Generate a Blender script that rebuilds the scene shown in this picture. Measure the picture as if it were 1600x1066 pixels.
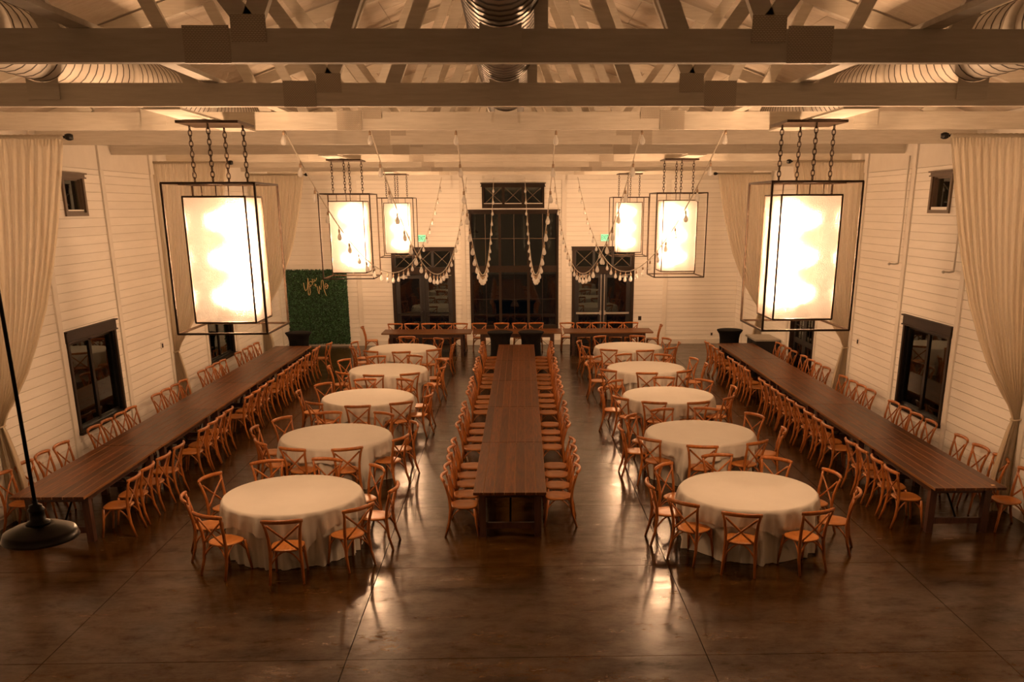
import bpy, math, random
from mathutils import Matrix, Vector
random.seed(7)
S = bpy.context.scene
for o in list(bpy.data.objects):
    bpy.data.objects.remove(o, do_unlink=True)
C = S.collection
PI = math.pi

# ------------------------------------------------------------------ camera, world, exposure
F, CX, CY = 1415.874, 835.423, 757.494          # focal length and principal point in pixels (1600 x 1066, cropped photo)
PIT, YAW, ROL, CAMH = 0.297206, 0.0227857, -0.003184, 4.65
cam = bpy.data.cameras.new('camera'); camo = bpy.data.objects.new('camera', cam); C.objects.link(camo)
cam.sensor_fit = 'HORIZONTAL'; cam.sensor_width = 36.0; cam.lens = F / 1600 * 36
cam.shift_x = (800 - CX) / 1600; cam.shift_y = (CY - 533) / 1600
cam.clip_start = 0.1; cam.clip_end = 200
_s, _c, _sp, _cp = math.sin(YAW), math.cos(YAW), math.sin(PIT), math.cos(PIT)
_r0 = Vector((_c, -_s, 0)); _fw = Vector((_s*_cp, _c*_cp, -_sp)); _dn = Vector((-_s*_sp, -_c*_sp, -_cp))
_R = _r0*math.cos(ROL) - _dn*math.sin(ROL); _D = _r0*math.sin(ROL) + _dn*math.cos(ROL)
camo.matrix_world = Matrix(((_R.x, -_D.x, -_fw.x, 0), (_R.y, -_D.y, -_fw.y, 0), (_R.z, -_D.z, -_fw.z, CAMH), (0, 0, 0, 1)))
S.camera = camo
W = bpy.data.worlds.new('night'); S.world = W; W.use_nodes = True
W.node_tree.nodes['Background'].inputs[0].default_value = (0.010, 0.013, 0.020, 1)
W.node_tree.nodes['Background'].inputs[1].default_value = 0.10
S.view_settings.view_transform = 'Standard'; S.view_settings.look = 'None'
S.view_settings.gamma = 1.0; S.view_settings.use_curve_mapping = False
S.view_settings.exposure = 0.0
LAMP_COL = (1.0, 0.56, 0.30); LAMP_W = 490.0; BULB_E = 80.0

# ------------------------------------------------------------------ materials
def newmat(n):
    m = bpy.data.materials.new(n); m.use_nodes = True
    nt = m.node_tree; return m, nt, nt.nodes['Principled BSDF'], nt.nodes['Material Output']
def N(nt, t, **k):
    n = nt.nodes.new(t)
    for a, b in k.items():
        if a == 'op': n.operation = b
        else: setattr(n, a, b)
    return n
def L(nt, a, b): nt.links.new(a, b)
def coords(nt, kind='obj', scale=(1, 1, 1)):
    mp = N(nt, 'ShaderNodeMapping'); mp.inputs['Scale'].default_value = scale
    if kind == 'world': L(nt, N(nt, 'ShaderNodeNewGeometry').outputs['Position'], mp.inputs['Vector'])
    else: L(nt, N(nt, 'ShaderNodeTexCoord').outputs['Object'], mp.inputs['Vector'])
    return mp.outputs['Vector']
def noise(nt, v, s, d=4, r=0.55):
    n = N(nt, 'ShaderNodeTexNoise'); n.inputs['Scale'].default_value = s; n.inputs['Detail'].default_value = d; n.inputs['Roughness'].default_value = r
    L(nt, v, n.inputs['Vector']); return n.outputs['Fac']
def ramp(nt, f, stops):
    r = N(nt, 'ShaderNodeValToRGB'); L(nt, f, r.inputs['Fac'])
    e = r.color_ramp.elements
    e[0].position, e[0].color = stops[0][0], (*stops[0][1], 1); e[1].position, e[1].color = stops[-1][0], (*stops[-1][1], 1)
    for p, c in stops[1:-1]:
        x = e.new(p); x.color = (*c, 1)
    return r.outputs['Color']
def bump(nt, f, b, st=0.3, d=0.01):
    n = N(nt, 'ShaderNodeBump'); n.inputs['Strength'].default_value = st; n.inputs['Distance'].default_value = d
    L(nt, f, n.inputs['Height']); L(nt, n.outputs['Normal'], b.inputs['Normal']); return n
def objrand(nt): return N(nt, 'ShaderNodeObjectInfo').outputs['Random']
def mixc(nt, fac, a, b, mode='MIX'):
    m = N(nt, 'ShaderNodeMixRGB'); m.blend_type = mode
    for i, x in enumerate((fac, a, b)):
        if hasattr(x, 'is_linked'): L(nt, x, m.inputs[i])
        else: m.inputs[i].default_value = x if i == 0 else (*x, 1)
    return m.outputs[0]
def simple(n, col, rough=0.5, metal=0.0, var=0.12, sc=6.0, bs=0.1):
    m, nt, b, o = newmat(n)
    v = coords(nt); f = noise(nt, v, sc)
    L(nt, ramp(nt, f, [(0.3, tuple(c*(1-var) for c in col)), (0.7, tuple(min(1, c*(1+var)) for c in col))]), b.inputs['Base Color'])
    b.inputs['Roughness'].default_value = rough; b.inputs['Metallic'].default_value = metal
    if bs: bump(nt, noise(nt, v, sc*8), b, bs, 0.003)
    return m
def wood(n, dark, light, rough, grain=(1, 14, 14), kind='obj', randv=0.25, sc=3.0, bs=0.15):
    m, nt, b, o = newmat(n)
    v = coords(nt, kind, grain)
    va = N(nt, 'ShaderNodeVectorMath', op='ADD'); L(nt, v, va.inputs[0])
    sc3 = N(nt, 'ShaderNodeVectorMath', op='SCALE'); sc3.inputs[0].default_value = (37.1, 17.3, 71.7); L(nt, objrand(nt), sc3.inputs['Scale']); L(nt, sc3.outputs[0], va.inputs[1])
    f = noise(nt, va.outputs[0], sc, 6, 0.65)
    c = ramp(nt, f, [(0.32, dark), (0.68, light)])
    mr = N(nt, 'ShaderNodeMapRange'); L(nt, objrand(nt), mr.inputs['Value']); mr.inputs['To Min'].default_value = 1-randv; mr.inputs['To Max'].default_value = 1+randv
    h = N(nt, 'ShaderNodeHueSaturation'); L(nt, c, h.inputs['Color']); L(nt, mr.outputs[0], h.inputs['Value'])
    L(nt, h.outputs[0], b.inputs['Base Color']); b.inputs['Roughness'].default_value = rough
    bump(nt, f, b, bs, 0.004); return m

M = {}
M['siding'] = wood('painted_siding', (0.79, 0.755, 0.69), (0.85, 0.815, 0.75), 0.5, (1, 1, 8), 'world', 0.03, 1.2, 0.08)
M['trim'] = simple('painted_trim', (0.72, 0.68, 0.61), 0.5, 0, 0.04, 3, 0.05)
M['gapwall'] = simple('wall_backing', (0.50, 0.46, 0.39), 0.8, 0, 0.1, 4, 0)
M['beam'] = wood('whitewashed_timber', (0.60, 0.55, 0.46), (0.72, 0.67, 0.58), 0.6, (1.2, 6, 14), 'world', 0.05, 2.2, 0.2)
M['sheath'] = None
m, nt, b, o = newmat('whitewashed_sheathing')
v = coords(nt, 'world'); f1 = noise(nt, v, 1.1, 8, 0.65); f2 = noise(nt, coords(nt, 'world', (1, 6, 2)), 3.0, 6, 0.7)
c1 = ramp(nt, f1, [(0.3, (0.56, 0.47, 0.36)), (0.5, (0.70, 0.62, 0.52)), (0.7, (0.74, 0.68, 0.59))])
L(nt, mixc(nt, 0.45, c1, ramp(nt, f2, [(0.3, (0.50, 0.41, 0.31)), (0.65, (0.76, 0.70, 0.61))])), b.inputs['Base Color']); b.inputs['Roughness'].default_value = 0.85
bump(nt, f1, b, 0.5, 0.06); M['sheath'] = m
M['chair'] = wood('honey_bentwood', (0.27, 0.078, 0.013), (0.46, 0.155, 0.030), 0.34, (4, 4, 1.2), 'obj', 0.12, 5, 0.05)
M['chairseat'] = wood('honey_seat_veneer', (0.34, 0.112, 0.020), (0.52, 0.200, 0.045), 0.32, (9, 1.2, 2), 'obj', 0.10, 4, 0.04)
M['plank'] = wood('dark_stained_plank', (0.032, 0.0088, 0.0012), (0.150, 0.046, 0.0070), 0.38, (16, 1.1, 4), 'obj', 0.35, 2.4, 0.12)
nt = M['plank'].node_tree; b = nt.nodes['Principled BSDF']; src = b.inputs['Base Color'].links[0].from_socket   # worn, paler plank edges
sx = N(nt, 'ShaderNodeSeparateXYZ'); L(nt, N(nt, 'ShaderNodeTexCoord').outputs['Object'], sx.inputs[0]); ab = N(nt, 'ShaderNodeMath', op='ABSOLUTE'); L(nt, sx.outputs[0], ab.inputs[0])
wr = N(nt, 'ShaderNodeMapRange'); L(nt, ab.outputs[0], wr.inputs['Value']); wr.inputs['From Min'].default_value = 0.064; wr.inputs['From Max'].default_value = 0.068; wr.inputs['To Max'].default_value = 0.62; b.inputs['Specular IOR Level'].default_value = 0.32
L(nt, mixc(nt, wr.outputs[0], src, (0.32, 0.150, 0.055)), b.inputs['Base Color'])
M['darkleg'] = wood('dark_stained_leg', (0.040, 0.014, 0.007), (0.085, 0.030, 0.014), 0.45, (8, 8, 1), 'obj', 0.15, 3, 0.1)
M['cloth'] = simple('white_table_linen', (0.61, 0.575, 0.515), 0.8, 0, 0.025, 3, 0.05)
M['cloth2'] = simple('ivory_table_linen', (0.60, 0.56, 0.48), 0.85, 0, 0.03, 3, 0.05)
M['blackfab'] = simple('black_stretch_fabric', (0.008, 0.007, 0.007), 0.85, 0, 0.2, 8, 0.05)
for _k in ('blackfab', 'frame'):
    if _k in M: M[_k].node_tree.nodes['Principled BSDF'].inputs['Specular IOR Level'].default_value = 0.12
M['blackmetal'] = simple('black_metal', (0.014, 0.012, 0.010), 0.45, 0.4, 0.15, 20, 0.03)
M['blackgloss'] = simple('black_enamel', (0.007, 0.006, 0.005), 0.28, 0.2, 0.1, 20, 0.02)
M['bronze'] = simple('dark_bronze_metal', (0.050, 0.028, 0.014), 0.42, 0.5, 0.2, 20, 0.03)
M['frame'] = simple('dark_brown_frame', (0.024, 0.0135, 0.0075), 0.6, 0, 0.12, 8, 0.04)
M['frame'].node_tree.nodes['Principled BSDF'].inputs['Specular IOR Level'].default_value = 0.25
M['smallframe'] = simple('taupe_painted_frame', (0.12, 0.080, 0.050), 0.55, 0, 0.08, 8, 0.04)
M['steel'] = simple('brushed_steel', (0.62, 0.60, 0.56), 0.3, 0.9, 0.06, 30, 0.02)
M['cord'] = simple('white_cord', (0.62, 0.56, 0.47), 0.6, 0, 0.05, 10, 0)
M['socket'] = simple('taupe_socket', (0.36, 0.25, 0.16), 0.5, 0, 0.1, 20, 0)
M['stone'] = simple('grey_stone_top', (0.33, 0.30, 0.25), 0.5, 0, 0.1, 9, 0.1)
M['cabinet'] = simple('black_cabinet', (0.012, 0.010, 0.009), 0.5, 0, 0.1, 5, 0.03)
M['gold'] = simple('pale_gold_tube', (0.62, 0.45, 0.22), 0.4, 0.1, 0.08, 20, 0)
M['paper'] = simple('yellowed_paper', (0.75, 0.55, 0.30), 0.8, 0, 0.1, 20, 0)
M['plate'] = None
m, nt, b, o = newmat('nail_plate_metal')
br = N(nt, 'ShaderNodeTexBrick'); br.inputs['Scale'].default_value = 1.0
br.inputs['Color1'].default_value = (0.74, 0.68, 0.58, 1); br.inputs['Color2'].default_value = (0.78, 0.72, 0.62, 1); br.inputs['Mortar'].default_value = (0.42, 0.36, 0.28, 1)
br.inputs['Mortar Size'].default_value = 0.16; br.inputs['Brick Width'].default_value = 1.0; br.inputs['Row Height'].default_value = 0.5
mp = N(nt, 'ShaderNodeMapping'); mp.inputs['Rotation'].default_value = (PI/2, 0, 0); mp.inputs['Scale'].default_value = (42, 42, 42)
L(nt, N(nt, 'ShaderNodeTexCoord').outputs['Object'], mp.inputs['Vector']); L(nt, mp.outputs[0], br.inputs['Vector']); L(nt, br.outputs['Color'], b.inputs['Base Color'])
b.inputs['Roughness'].default_value = 0.5; bump(nt, br.outputs['Fac'], b, -0.4, 0.004); M['plate'] = m
m, nt, b, o = newmat('galvanised_duct'); b.inputs['Metallic'].default_value = 0.95
f = noise(nt, coords(nt, 'world'), 5, 5); L(nt, ramp(nt, f, [(0.3, (0.42, 0.39, 0.36)), (0.7, (0.60, 0.57, 0.53))]), b.inputs['Base Color']); b.inputs['Roughness'].default_value = 0.27; M['galv'] = m
M['whiteduct'] = simple('painted_duct', (0.62, 0.57, 0.49), 0.45, 0.0, 0.05, 2, 0.03)
M['seam'] = simple('dark_duct_seam', (0.10, 0.08, 0.06), 0.6, 0.2, 0.05, 2, 0)
# polished, stained concrete
m, nt, b, o = newmat('stained_polished_concrete')
v = coords(nt, 'world'); big = noise(nt, v, 0.55, 6, 0.6); st = noise(nt, coords(nt, 'world', (0.7, 2.2, 1)), 1.3, 9, 0.72); fine = noise(nt, v, 14, 6, 0.7)
base = ramp(nt, big, [(0.36, (0.0080, 0.0022, 0.0002)), (0.52, (0.0230, 0.0085, 0.0008)), (0.66, (0.0520, 0.0230, 0.0036))])
c2 = mixc(nt, ramp(nt, st, [(0.38, (0, 0, 0)), (0.66, (1, 1, 1))]), base, (0.060, 0.0270, 0.0045))
mk = N(nt, 'ShaderNodeMath', op='MULTIPLY'); L(nt, ramp(nt, noise(nt, coords(nt, 'world', (0.8, 1.6, 1)), 2.1, 10, 0.8), [(0.55, (0, 0, 0)), (0.68, (1, 1, 1))]), mk.inputs[0])
L(nt, ramp(nt, fine, [(0.45, (0, 0, 0)), (0.6, (1, 1, 1))]), mk.inputs[1])
mk2 = N(nt, 'ShaderNodeMath', op='MULTIPLY'); L(nt, mk.outputs[0], mk2.inputs[0]); mk2.inputs[1].default_value = 0.55
L(nt, mixc(nt, mk2.outputs[0], c2, (0.16, 0.090, 0.034)), b.inputs['Base Color'])
mr = N(nt, 'ShaderNodeMapRange'); L(nt, st, mr.inputs['Value']); mr.inputs['From Min'].default_value = 0.3; mr.inputs['From Max'].default_value = 0.7; mr.inputs['To Min'].default_value = 0.13; mr.inputs['To Max'].default_value = 0.30
L(nt, mr.outputs[0], b.inputs['Roughness']); mot = noise(nt, coords(nt, 'world', (0.9, 1.5, 1)), 2.6, 10, 0.78)
ms = N(nt, 'ShaderNodeMapRange'); L(nt, mot, ms.inputs['Value']); ms.inputs['From Min'].default_value = 0.36; ms.inputs['From Max'].default_value = 0.64; ms.inputs['To Min'].default_value = 0.10; ms.inputs['To Max'].default_value = 0.58
L(nt, ms.outputs[0], b.inputs['Specular IOR Level'])
bm = bump(nt, st, b, 0.16, 0.02); M['floor'] = m
M['joint'] = simple('floor_joint', (0.012, 0.007, 0.004), 0.9, 0, 0.1, 5, 0)
# window glass: night outside, the room mirrored in it
m, nt, b, o = newmat('window_glass'); nt.nodes.remove(b)
gl = N(nt, 'ShaderNodeBsdfGlossy'); gl.inputs['Roughness'].default_value = 0.02; gl.inputs['Color'].default_value = (0.9, 0.95, 0.9, 1)
tr = N(nt, 'ShaderNodeBsdfTransparent'); tr.inputs['Color'].default_value = (0.75, 0.82, 0.78, 1)
fr = N(nt, 'ShaderNodeFresnel'); fr.inputs['IOR'].default_value = 1.85; mx = N(nt, 'ShaderNodeMixShader'); L(nt, fr.outputs[0], mx.inputs[0]); L(nt, tr.outputs[0], mx.inputs[1]); L(nt, gl.outputs[0], mx.inputs[2]); L(nt, mx.outputs[0], o.inputs[0]); M['glass'] = m
# seeded lantern glass: scatters the bulbs' light
m, nt, b, o = newmat('seeded_lantern_glass'); nt.nodes.remove(b)
v = coords(nt, 'world'); vo = N(nt, 'ShaderNodeTexVoronoi'); vo.inputs['Scale'].default_value = 70; L(nt, v, vo.inputs['Vector'])
bp = N(nt, 'ShaderNodeBump'); bp.inputs['Strength'].default_value = 0.5; bp.inputs['Distance'].default_value = 0.01; L(nt, vo.outputs['Distance'], bp.inputs['Height'])
tl = N(nt, 'ShaderNodeBsdfTranslucent'); tl.inputs['Color'].default_value = (0.93, 0.96, 0.95, 1)
tr = N(nt, 'ShaderNodeBsdfTransparent'); tr.inputs['Color'].default_value = (0.97, 0.98, 0.97, 1)
rf = N(nt, 'ShaderNodeBsdfRefraction'); rf.inputs['IOR'].default_value = 1.45; rf.inputs['Roughness'].default_value = 0.55; L(nt, bp.outputs[0], rf.inputs['Normal'])
gl = N(nt, 'ShaderNodeBsdfGlossy'); gl.inputs['Roughness'].default_value = 0.15; L(nt, bp.outputs[0], gl.inputs['Normal'])
rp = ramp(nt, noise(nt, v, 22, 6, 0.7), [(0.35, (0.004, 0.004, 0.004)), (0.65, (0.010, 0.010, 0.010))])
m0 = N(nt, 'ShaderNodeMixShader'); m0.inputs[0].default_value = 0.42; L(nt, tr.outputs[0], m0.inputs[1]); L(nt, rf.outputs[0], m0.inputs[2])
m1 = N(nt, 'ShaderNodeMixShader'); L(nt, rp, m1.inputs[0]); L(nt, m0.outputs[0], m1.inputs[1]); L(nt, tl.outputs[0], m1.inputs[2])
m2 = N(nt, 'ShaderNodeMixShader'); m2.inputs[0].default_value = 0.05; L(nt, m1.outputs[0], m2.inputs[1]); L(nt, gl.outputs[0], m2.inputs[2]); L(nt, m2.outputs[0], o.inputs[0]); M['seeded'] = m
def emit(n, col, e):
    m, nt, b, o = newmat(n); b.inputs['Base Color'].default_value = (*[min(1, c) for c in col], 1)
    b.inputs['Emission Color'].default_value = (*col, 1); b.inputs['Emission Strength'].default_value = e; return m
M['bulb'] = emit('lit_filament_bulb', LAMP_COL, BULB_E)
M['exitpanel'] = emit('lit_exit_panel', (0.22, 0.75, 0.42), 0.9)
M['exitletter'] = simple('exit_letter_green', (0.015, 0.16, 0.08), 0.5, 0, 0.02, 5, 0)
# unlit string bulbs
m, nt, b, o = newmat('unlit_clear_bulb'); nt.nodes.remove(b); f = noise(nt, coords(nt), 9)
tl = N(nt, 'ShaderNodeBsdfTranslucent'); L(nt, ramp(nt, f, [(0.3, (0.86, 0.84, 0.80)), (0.7, (0.96, 0.95, 0.92))]), tl.inputs[0]); di = N(nt, 'ShaderNodeBsdfDiffuse'); di.inputs[0].default_value = (0.88, 0.86, 0.82, 1)
tr = N(nt, 'ShaderNodeBsdfTransparent'); gl = N(nt, 'ShaderNodeBsdfGlossy'); gl.inputs['Roughness'].default_value = 0.12
m1 = N(nt, 'ShaderNodeMixShader'); m1.inputs[0].default_value = 0.5; L(nt, tl.outputs[0], m1.inputs[1]); L(nt, di.outputs[0], m1.inputs[2])
m2 = N(nt, 'ShaderNodeMixShader'); m2.inputs[0].default_value = 0.16; L(nt, m1.outputs[0], m2.inputs[1]); L(nt, tr.outputs[0], m2.inputs[2])
m3 = N(nt, 'ShaderNodeMixShader'); m3.inputs[0].default_value = 0.12; L(nt, m2.outputs[0], m3.inputs[1]); L(nt, gl.outputs[0], m3.inputs[2]); L(nt, m3.outputs[0], o.inputs[0]); M['clearbulb'] = m
# sheer curtain
m, nt, b, o = newmat('sheer_linen_curtain'); nt.nodes.remove(b)
v = coords(nt, 'world', (1, 1, 0.15)); f = noise(nt, v, 60, 3); col = ramp(nt, f, [(0.3, (0.76, 0.67, 0.52)), (0.7, (0.84, 0.75, 0.60))])
di = N(nt, 'ShaderNodeBsdfDiffuse'); tl = N(nt, 'ShaderNodeBsdfTranslucent'); tr = N(nt, 'ShaderNodeBsdfTransparent')
L(nt, col, di.inputs[0]); L(nt, col, tl.inputs[0])
m1 = N(nt, 'ShaderNodeMixShader'); m1.inputs[0].default_value = 0.48; L(nt, di.outputs[0], m1.inputs[1]); L(nt, tl.outputs[0], m1.inputs[2])
m2 = N(nt, 'ShaderNodeMixShader'); m2.inputs[0].default_value = 0.26; L(nt, m1.outputs[0], m2.inputs[1]); L(nt, tr.outputs[0], m2.inputs[2]); L(nt, m2.outputs[0], o.inputs[0]); M['sheer'] = m
m, nt, b, o = newmat('boxwood_leaves'); f = noise(nt, coords(nt, 'world'), 9, 3)
L(nt, ramp(nt, f, [(0.35, (0.006, 0.038, 0.014)), (0.5, (0.016, 0.072, 0.024)), (0.68, (0.045, 0.130, 0.045))]), b.inputs['Base Color']); b.inputs['Roughness'].default_value = 0.5; M['leaf'] = m
M['hedgeback'] = simple('dark_hedge_backing', (0.010, 0.024, 0.010), 0.9, 0, 0.2, 8, 0)

# ------------------------------------------------------------------ mesh helpers
class MB:
    def __init__(s): s.v = []; s.f = []; s.sm = []
    def add(s, vs, fs, smooth=False):
        n = len(s.v); s.v += [tuple(x) for x in vs]; s.f += [tuple(i+n for i in f) for f in fs]; s.sm += [smooth]*len(fs); return s
    def box(s, x0, x1, y0, y1, z0, z1):
        return s.add([(x0,y0,z0),(x1,y0,z0),(x1,y1,z0),(x0,y1,z0),(x0,y0,z1),(x1,y0,z1),(x1,y1,z1),(x0,y1,z1)],
                     [(0,3,2,1),(4,5,6,7),(0,1,5,4),(1,2,6,5),(2,3,7,6),(3,0,4,7)])
    def bar(s, a, b, w, h, up=(0, 0, 1)):
        a, b = Vector(a), Vector(b); d = (b-a).normalized(); u = Vector(up)
        if abs(d.dot(u)) > 0.98: u = Vector((0, 1, 0))
        r = d.cross(u).normalized(); u = r.cross(d).normalized(); vs = []
        for p in (a, b):
            for i, j in ((-1,-1),(1,-1),(1,1),(-1,1)): vs.append(p + r*(w/2*i) + u*(h/2*j))
        return s.add(vs, [(0,1,2,3),(7,6,5,4),(0,4,5,1),(1,5,6,2),(2,6,7,3),(3,7,4,0)])
    def tube(s, pts, r, n=6, closed=False, flat=1.0):
        P = [Vector(p) for p in pts]; m = len(P); rs = r if isinstance(r, (list, tuple)) else [r]*m
        vs = []; prev = None
        for i, p in enumerate(P):
            if closed: d = P[(i+1) % m] - P[i-1]
            else: d = P[min(i+1, m-1)] - P[max(i-1, 0)]
            d.normalize()
            if prev is None:
                u = Vector((0, 0, 1)) if abs(d.z) < 0.9 else Vector((0, 1, 0)); u = (u - d*u.dot(d)).normalized()
            else: u = (prev - d*prev.dot(d)).normalized()
            prev = u; w = d.cross(u)
            for k in range(n):
                a = 2*PI*k/n; vs.append(p + u*(rs[i]*math.cos(a)) + w*(rs[i]*flat*math.sin(a)))
        fs = []
        for i in range(m if closed else m-1):
            j = (i+1) % m
            for k in range(n):
                l = (k+1) % n; fs.append((i*n+k, i*n+l, j*n+l, j*n+k))
        if not closed: fs += [tuple(range(n-1, -1, -1)), tuple((m-1)*n+k for k in range(n))]
        return s.add(vs, fs, True)
    def lathe(s, prof, n=24, c=(0, 0, 0), mod=None, cap=True):
        vs = []; m = len(prof)
        for (r, z) in prof:
            for k in range(n):
                a = 2*PI*k/n; q = r if mod is None else mod(r, z, a)
                vs.append((c[0]+q*math.cos(a), c[1]+q*math.sin(a), c[2]+z))
        fs = []
        for i in range(m-1):
            for k in range(n):
                l = (k+1) % n; fs.append((i*n+k, i*n+l, (i+1)*n+l, (i+1)*n+k))
        if cap: fs += [tuple(range(n-1, -1, -1)), tuple((m-1)*n+k for k in range(n))]
        return s.add(vs, fs, True)
    def sphere(s, c, r, n=10, m=6):
        return s.lathe([(max(1e-4, r*math.sin(PI*i/m)), -r*math.cos(PI*i/m)) for i in range(m+1)], n, c)
    def mesh(s, name, mat):
        me = bpy.data.meshes.new(name); me.from_pydata(s.v, [], s.f); me.polygons.foreach_set('use_smooth', s.sm)
        me.materials.append(mat); me.update(); return me
    def obj(s, name, mat, parent=None, loc=None):
        o = bpy.data.objects.new(name, s.mesh(name, mat)); C.objects.link(o)
        if parent is not None: o.parent = parent
        if loc is not None: o.location = loc
        return o
def tag(o, label=None, cat=None, group=None, kind=None):
    if label: o['label'] = label
    if cat: o['category'] = cat
    if group: o['group'] = group
    if kind: o['kind'] = kind
    return o
def empty(name, loc=(0, 0, 0), rz=0.0, label=None, cat=None, group=None, kind=None):
    o = bpy.data.objects.new(name, None); C.objects.link(o); o.location = loc; o.rotation_euler = (0, 0, rz); o.empty_display_size = 0.1
    return tag(o, label, cat, group, kind)
def kids(o): return [c for c in KIDS if c.parent == o]
def inst(name, me, parent, loc=(0, 0, 0), scale=None, rot=None):
    o = bpy.data.objects.new(name, me); C.objects.link(o); o.parent = parent; o.location = loc
    if scale: o.scale = scale
    if rot: o.rotation_euler = rot
    return o
def dup(root, loc, rz, label, group=None):
    r = root.copy(); C.objects.link(r); r.location = loc; r.rotation_euler = (0, 0, rz); r['label'] = label
    if group: r['group'] = group
    for ch in root.children:
        c = ch.copy(); C.objects.link(c); c.parent = r
        for g in ch.children:
            d = g.copy(); C.objects.link(d); d.parent = c
    return r
def boxmesh(name, mat): return MB().box(-.5, .5, -.5, .5, -.5, .5).mesh(name, mat)
ORD = ['first', 'second', 'third', 'fourth', 'fifth', 'sixth', 'seventh', 'eighth', 'ninth', 'tenth', 'eleventh', 'twelfth', 'thirteenth', 'fourteenth', 'fifteenth', 'sixteenth', 'seventeenth', 'eighteenth', 'nineteenth', 'twentieth', 'twenty-first', 'twenty-second', 'twenty-third', 'twenty-fourth']

# ------------------------------------------------------------------ the room
HW, Y0, Y1, EAVE = 7.82, -3.0, 32.13, 5.88
fl = MB().box(-HW-.3, HW+.3, Y0-.3, Y1+.3, -.25, -.012).obj('floor', M['joint']); tag(fl, kind='structure')
xs = [-HW, -5.07, -1.83, 2.06, 5.22, HW]; ys = [Y0]
y = 8.81 - 2.585*4
while y < Y1 - 0.3:
    if y > Y0 + .3: ys.append(y)
    y += 2.585
ys.append(Y1)
for i in range(5):
    for j in range(len(ys)-1):
        MB().box(xs[i]+.0045, xs[i+1]-.0045, ys[j]+.0045, ys[j+1]-.0045, -.012, 0.0).obj('floor_slab', M['floor'], fl)

WT = 0.022                                       # siding boards stand this far proud of the backing
unit_board = boxmesh('siding_board', M['siding'])
def cut(a, b, holes):
    seg = [(a, b)]
    for h0, h1 in holes:
        n = []
        for s0, s1 in seg:
            if h1 <= s0 or h0 >= s1: n.append((s0, s1)); continue
            if h0 > s0: n.append((s0, h0))
            if h1 < s1: n.append((h1, s1))
        seg = n
    return [s for s in seg if s[1]-s[0] > 0.03]
def wall_backing(name, axis, pos, out, a0, a1, z1, openings):
    zs = sorted({0.0, z1} | {o[2] for o in openings} | {o[3] for o in openings}); mb = MB()
    for k in range(len(zs)-1):
        zm = (zs[k]+zs[k+1])/2
        for s0, s1 in cut(a0, a1, [(o[0], o[1]) for o in openings if o[2] < zm < o[3]]):
            p0, p1 = sorted((pos, pos+out*0.2))
            if axis == 'x': mb.box(p0, p1, s0, s1, zs[k], zs[k+1])
            else: mb.box(s0, s1, p0, p1, zs[k], zs[k+1])
    return tag(mb.obj(name, M['gapwall']), kind='structure')
def side_openings(right):
    o = [(16.12, 18.0, .80, 2.50), (16.80, 17.52, 4.58, 5.18)]
    o.append((23.50, 25.45, -.01, 2.62) if right else (23.53, 25.52, .80, 2.50)); return o
PITCH = 0.1545
def boards(wall, axis, pos, bays, ztop, openings):
    nrow = int(math.ceil(ztop/PITCH))
    for r in range(nrow):
        z0, z1 = r*PITCH, min((r+1)*PITCH, ztop); zm = (z0+z1)/2
        for b0, b1 in bays:
            hol = [(o[0], o[1]) for o in openings if o[2]-.01 < zm < o[3]+.01]
            for s0, s1 in cut(b0, b1, hol):
                j = random.uniform(-.0012, .0012)
                lo = (pos+j, (s0+s1)/2, zm) if axis == 'x' else ((s0+s1)/2, pos+j, zm)
                sc = (WT, s1-s0-.004, z1-z0-.008) if axis == 'x' else (s1-s0-.004, WT, z1-z0-.008)
                inst('siding_board', unit_board, wall, lo, sc)
BAT = [13.4, 15.9, 18.4, 20.9, 23.4, 25.9, 28.5, 31.0]
for side, sg in (('left', -1), ('right', 1)):
    ops = side_openings(sg > 0)
    wl = wall_backing('wall_'+side, 'x', sg*(HW+WT), sg, Y0-.2, Y1+.2, EAVE+.25, ops)
    boards(wl, 'x', sg*(HW+WT/2), [(Y0, 13.4), (13.4, 15.9), (15.9, 18.4), (18.4, 20.9), (20.9, 23.4), (23.4, 25.9), (25.9, Y1)], 5.35, ops)
    for y in [-1.6, .9, 3.4, 5.9, 8.4, 10.9] + BAT:
        w = .075
        x0, x1 = sorted((sg*HW, sg*(HW-.03)))
        MB().box(x0, x1, y-w, y+w, .0, 5.35).obj('batten', M['trim'], wl)
        MB().box(*sorted((sg*(HW+.02), sg*(HW-.05))), y-.10, y+.10, 5.35, EAVE+.2).obj('truss_post', M['trim'], wl)
    for k, (b0, b1) in enumerate(zip([Y0, 13.4]+BAT[1:], [13.4]+BAT[1:]+[Y1])):
        MB().box(*sorted((sg*(HW+.03), sg*(HW-.015))), b0+.11, b1-.11, 5.352, EAVE+.2).obj('frieze_board', M['trim'], wl)
    segs = cut(Y0, Y1, [(23.40, 25.55)] if sg > 0 else [])
    mb = MB()
    for s0, s1 in segs: mb.box(*sorted((sg*HW, sg*(HW-.035))), s0, s1, 0, .14)
    tag(mb.obj('baseboard_'+side, M['trim']), kind='structure')

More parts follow.
